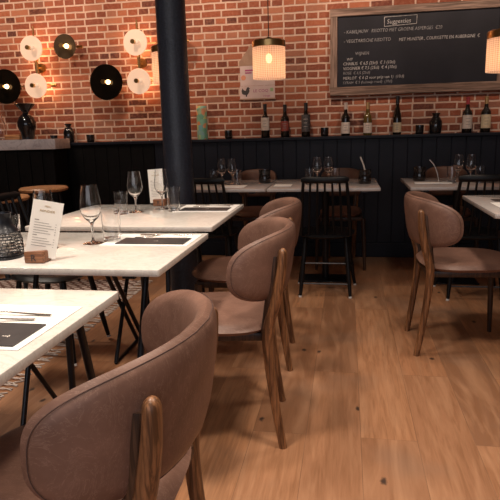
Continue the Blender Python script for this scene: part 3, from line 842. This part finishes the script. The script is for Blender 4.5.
# ------------------------------------------------------------------ ledge: bottles, cups, tin
LY = 5.03
def bottle(label, x, h, R, glassm, labm, foil, lz=(.05,.13), slim=False):
    t = thing('wine_bottle', label, 'bottle', (x,LY,LZ), 0, 'wine bottles on the ledge')
    sh = .52 if not slim else .40
    nr = .0145
    prof = [(0,0),(R*.9,0),(R,.006),(R,h*sh)]
    if slim: prof += [(R*.9,h*.52),(R*.65,h*.64),(R*.45,h*.74),(nr,h*.82)]
    else: prof += [(R*.97,h*.57),(R*.82,h*.62),(R*.55,h*.66),(nr*1.15,h*.71)]
    prof += [(nr,h*.80),(nr,h*.96),(nr+.002,h*.965),(nr+.002,h*.99),(nr*.9,h),(0,h)]
    b = B(); lathe(b, prof, seg=28); g = obj('glass_body', b, glassm, t)
    b = B(); lathe(b, [(nr+.0012,h*.80),(nr+.0014,h*.965),(nr+.003,h*.968),(nr+.003,h*.992),(nr,h*1.002),(0,h*1.002)], seg=20); obj('foil_capsule', b, foil, t)
    if labm:
        b = B(); seg = 20; z0, z1 = lz
        vs = [[b.verts.new(((R+.0012)*math.cos(a), (R+.0012)*math.sin(a), z)) for a in [-PI/2-1.25+2.5*k/seg for k in range(seg+1)]] for z in (z0, z1)]
        for k in range(seg): b.faces.new([vs[0][k], vs[0][k+1], vs[1][k+1], vs[1][k]])
        lb = obj('paper_label', b, labm, t)
        b = B()
        for zz, w_ in ((.72,.5),(.50,.35),(.28,.42)):
            zc = z0+(z1-z0)*zz; R2 = R+.0018
            aa = [-PI/2-w_+2*w_*k/8 for k in range(9)]
            r1 = [b.verts.new((R2*math.cos(a), R2*math.sin(a), zc)) for a in aa]; r2 = [b.verts.new((R2*math.cos(a), R2*math.sin(a), zc+.004)) for a in aa]
            for k in range(8): b.faces.new([r1[k], r1[k+1], r2[k+1], r2[k]])
        obj('label_print', b, 'grey_ink' if labm != 'lab_dark' else 'lab_white', lb)
bottle('wine bottle under the hanging poster, dark with a tall white label', -.718,.292,.038,'bottle_dark','lab_white','foil_black',(.065,.175))
bottle('dark wine bottle with a red label, second bottle from the left on the ledge', -.542,.282,.038,'bottle_dark','lab_red','foil_black',(.055,.14))
bottle('dark wine bottle with a charcoal label left of a candle cup', -.358,.290,.039,'bottle_dark','lab_dark','foil_black',(.045,.19))
bottle('wine bottle with white label and pale capsule under the chalkboard left corner', -.014,.280,.0375,'bottle_dark','lab_white','foil_pale',(.02,.115))
bottle('amber-gold wine bottle with a white label under the chalkboard', .174,.275,.0365,'bottle_gold','lab_white','foil_gold',(.02,.105))
bottle('tall slim dark bottle with a low white label under the chalkboard', .420,.318,.036,'bottle_dark','lab_cream','foil_black',(.02,.10), True)
bottle('wine bottle with a bright red capsule near the right edge', .990,.290,.040,'bottle_dark','lab_white','foil_red',(.035,.145))
bottle('wine bottle with a yellowish label, rightmost on the ledge', 1.137,.290,.040,'bottle_dark','lab_cream','foil_gold',(.035,.145))
def cup(label, x, r=.034, h=.075):
    b = B(); lathe(b, [(0,0),(r*.8,0),(r*.95,.006),(r,h*.3),(r*1.02,h),(r*.92,h),(r*.9,.012),(0,.012)], seg=28)
    o = obj('candle_cup', b, 'cup', loc=(x,LY,LZ)); tag(o, label, 'candle cup', 'dark candle cups on the ledge')
cup('small dark candle cup right of the colourful tin', -1.055); cup('small dark candle cup between bottles left of the chalkboard', -.195)
cup('small dark candle cup beside the black jar under the chalkboard', .608); cup('small dark candle cup at left, right of the black vase jar', -2.385,.036,.07)
def vjar(label, x, r, h):
    b = B(); lathe(b, [(0,0),(r*.75,0),(r*.92,h*.1),(r,h*.35),(r*.98,h*.58),(r*.7,h*.76),(r*.5,h*.82),(r*.5,h*.9),(r*.66,h*.97),(r*.66,h),(r*.42,h),(r*.4,h*.85),(0,h*.8)], seg=32)
    o = obj('glazed_jar', b, 'vase', loc=(x,LY,LZ)); tag(o, label, 'jar', 'black jars on the ledge')
vjar('round-shouldered black jar on the ledge below the chalkboard', .738,.054,.170)
vjar('round-shouldered black jar on the ledge at left, right of the bar', -2.60,.050,.175)
t = thing('tall_tin', 'tall colourful green floral tin on the ledge right of the column', 'tin', (-1.295,LY,LZ))
b = B(); lathe(b, [(0,0),(.046,0),(.047,.004),(.047,.262),(.0,.262)], seg=32); obj('tin_body', b, 'tin', t)
b = B(); lathe(b, [(.0,.262),(.0485,.262),(.0485,.290),(.046,.294),(0,.294)], seg=32); obj('tin_lid', b, 'tin', t)

# ------------------------------------------------------------------ bar counter and stools at left
t = thing('bar_counter', 'black bar counter with a grey marble top at far left', 'counter', (-3.6,4.82,0))
b = B(); box(b, -.95,1.04,-.14,.14,1.022,1.113,.004,2); obj('marble_top', b, 'marble_grey', t)
b = B(); box(b, -.94,1.00,-.11,.14,0,1.022,.003,1)
for k in range(15): box(b, -.93+.122*k, -.815+.122*k, -.122,-.109,.06,1.0,.003,1)
obj('counter_body', b, 'panel_dim_black', t, smooth=False)
CZ = 1.1135
b = B(); lathe(b, [(0,0),(.050,0),(.052,.012),(.058,.06),(.072,.10),(.073,.135),(.060,.172),(.032,.196),(.024,.208),(.030,.222),(.066,.258),(.080,.278),(.074,.281),(.022,.216),(0,.210)], seg=36)
o = obj('vase', b, 'vase', loc=(-2.885,4.80,CZ)); o.scale = (1.13,1.13,1.13); tag(o, 'glossy black hourglass-shaped vase on the bar counter', 'vase')
b = B(); box(b, -.075,.075,-.05,.05,0,.045,.004); o = obj('wooden_box', b, 'stoolwood', loc=(-3.04,4.84,CZ)); tag(o, 'small pale wooden box beside the vase on the bar', 'box')
b = B(); lathe(b, [(0,0),(.03,0),(.034,.03),(.034,.022),(0,.008)], seg=24); o = obj('small_dish', b, 'cup', loc=(-2.63,4.80,CZ)); tag(o, 'small dark dish near the end of the bar', 'dish')
b = B(); lathe(b, [(0,0),(.040,0),(.045,.02),(.055,.09),(.050,.15),(.030,.19),(.028,.21),(.040,.235),(.036,.235),(.024,.21),(.026,.19),(.045,.15),(.05,.09),(.04,.02),(0,.01)], seg=32)
o = obj('glass_carafe', b, 'glass', loc=(-3.16,4.80,CZ)); tag(o, 'clear glass carafe on the bar at the left frame edge', 'carafe')
def stool():
    t = thing('bar_stool', 'x', 'stool')
    b = B(); lathe(b, [(0,.722),(.155,.722),(.172,.730),(.175,.742),(.165,.752),(0,.748)], seg=40); obj('seat', b, 'stoolwood', t)
    for k in range(4):
        a = PI/4+k*PI/2; c, s = math.cos(a), math.sin(a)
        b = B(); tube(b, [(.20*c,.20*s,0),(.11*c,.11*s,.725)], [.011,.011], 10); obj('leg', b, 'black_metal', t)
    b = B(); rr_ = .172; tube(b, [(rr_*math.cos(a), rr_*math.sin(a), .25) for a in [2*PI*k/32 for k in range(33)]], .007, 8, caps=False); obj('foot_ring', b, 'black_metal', t)
    return t
s0 = stool(); s0.location = (-2.22,3.83,.0125); tag(s0, 'round wooden bar stool seat seen just above the menu glasses', 'stool', 'bar stools by the counter')
dup(s0, (-2.17,3.22,.0125), .3, 'nearest round wooden stool at the left edge behind the lantern', 'bar stools by the counter')
dup(s0, (-2.98,3.86,0), .1, 'farthest round wooden stool at the left edge close to the bar', 'bar stools by the counter')

# ------------------------------------------------------------------ rug with fringe
t = thing('crochet_rug', 'cream and brown patterned crochet rug with a fringe under the left tables', 'rug', (-2.15,2.9,0))
b = B(); box(b, -.62,.56,-1.35,1.12,.0005,.009,.003,1); rg = obj('rug_body', b, 'rug', t)
b = B(); rnd = random.Random(5); y = -1.34
while y < 1.11:
    x_ = .56
    d1 = rnd.uniform(-.02,.02)
    tube(b, [(x_-.01,y,.006),(x_+.05,y+d1+.018,.006),(x_+.10,y+d1*1.5,.004)], [.0035,.003,.004], 5)
    tube(b, [(x_-.01,y+.02,.006),(x_+.05,y+.002+d1,.008),(x_+.095,y+.02,.004)], [.0035,.003,.004], 5)
    y += .040
o = obj('fringe', b, 'wax', t); o['kind'] = 'stuff'
M_fr = m_noise('fringe_yarn', (.42,.34,.29), (.58,.49,.43), 30, .95); o.data.materials.clear(); o.data.materials.append(M_fr)

# ------------------------------------------------------------------ lights
def area(name, loc, size, energy, color, rot=(0,0,0), shape='SQUARE', sy=None):
    ld = bpy.data.lights.new(name, 'AREA'); ld.energy = energy; ld.color = color; ld.size = size
    if sy: ld.shape = 'RECTANGLE'; ld.size_y = sy
    elif shape == 'DISK': ld.shape = 'DISK'; ld.spread = math.radians(115)
    o = bpy.data.objects.new(name, ld); COL.objects.link(o); o.location = loc; o.rotation_euler = rot; return o
# daylight through the shop window behind the camera
area('window_daylight', ((WX0+WX1)/2, Y0+.02, (WZ0+WZ1)/2), WX1-WX0, 26, (.90,.93,1.), (PI/2,0,0), sy=WZ1-WZ0)
# unseen ceiling lamps with fittings, added to brighten tables, aisle and counter
for i, (x, y, e) in enumerate(((-1.0,1.0,25),(-1.0,2.2,11.5),(.5,1.2,20),(.6,2.6,7),(-2.8,3.2,17),(-.3,-.4,12))):
    area('added_ceiling_fill', (x,y,ZC-.03), .30, e, (1,.85,.71), (0,0,0), 'DISK')
    b = B(); lathe(b, [(0,0),(.155,0),(.17,-.004),(.18,-.018),(.17,-.02),(.155,-.012)], seg=32)
    o = obj('added_downlight', b, 'wax', loc=(x,y,ZC)); tag(o, 'added round ceiling fitting, out of view, around a fill lamp', 'added ceiling light', 'added ceiling fill lamps')
# unseen spotlights with heads and stems, added to brighten the brick wall
for i, (x, e) in enumerate(((-3.2,9),(-1.9,9),(-.6,9),(.7,8),(1.9,5))):
    ld = bpy.data.lights.new('added_wall_fill', 'SPOT'); ld.energy = e*5.8; ld.color = (1,.74,.56); ld.spot_size = math.radians(83); ld.spot_blend = .15; ld.shadow_soft_size = .05
    lo = bpy.data.objects.new('added_wall_fill', ld); COL.objects.link(lo); lo.location = (x,4.05,2.62); lo.rotation_euler = (math.radians(64),0,0)
    t = thing('added_spotlight', 'added black spotlight, out of view, brightening the brick wall', 'spotlight', (x,3.96,2.62), 0, 'added spotlights washing the brick wall')
    b = B(); tube(b, [(0,-.10,.02),(0,.07,0)], .048, 20); obj('lamp_head', b, 'black_metal', t)
    b = B(); tube(b, [(0,-.03,.03),(0,-.03,ZC-2.62)], .010, 10); obj('stem', b, 'black_metal', t)
for x, z in ((-2.85,1.925),(-1.85,1.925)):
    for dx, dz in ((0,0),(.01,-.33)):
        ld = bpy.data.lights.new('sconce_light', 'POINT'); ld.energy = 3.6; ld.color = (1,.55,.28); ld.shadow_soft_size = .08
        lo = bpy.data.objects.new('sconce_light', ld); COL.objects.link(lo); lo.location = (x+dx, Y1-.10, z+dz-.0)

w = bpy.data.worlds.new('World'); S.world = w; w.use_nodes = True
w.node_tree.nodes['Background'].inputs[0].default_value = (.8,.85,1,1); w.node_tree.nodes['Background'].inputs[1].default_value = .6

# ------------------------------------------------------------------ camera
cam = bpy.data.cameras.new('camera'); co = bpy.data.objects.new('camera', cam); COL.objects.link(co)
cam.sensor_width = 36; cam.sensor_fit = 'HORIZONTAL'; cam.lens = 36*557/500; cam.clip_start = .02
r = Vector((.985,.168,-.026)).normalized(); f = Vector((-.170,.964,-.206)).normalized()
f = (f - r*f.dot(r)).normalized(); u = r.cross(f)
co.matrix_world = Matrix(((r.x,u.x,-f.x,0),(r.y,u.y,-f.y,0),(r.z,u.z,-f.z,1.12),(0,0,0,1)))
S.camera = co
S.view_settings.view_transform = 'Standard'; S.view_settings.look = 'None'; S.view_settings.exposure = 0.; S.view_settings.gamma = 1
S.view_settings.use_curve_mapping = False
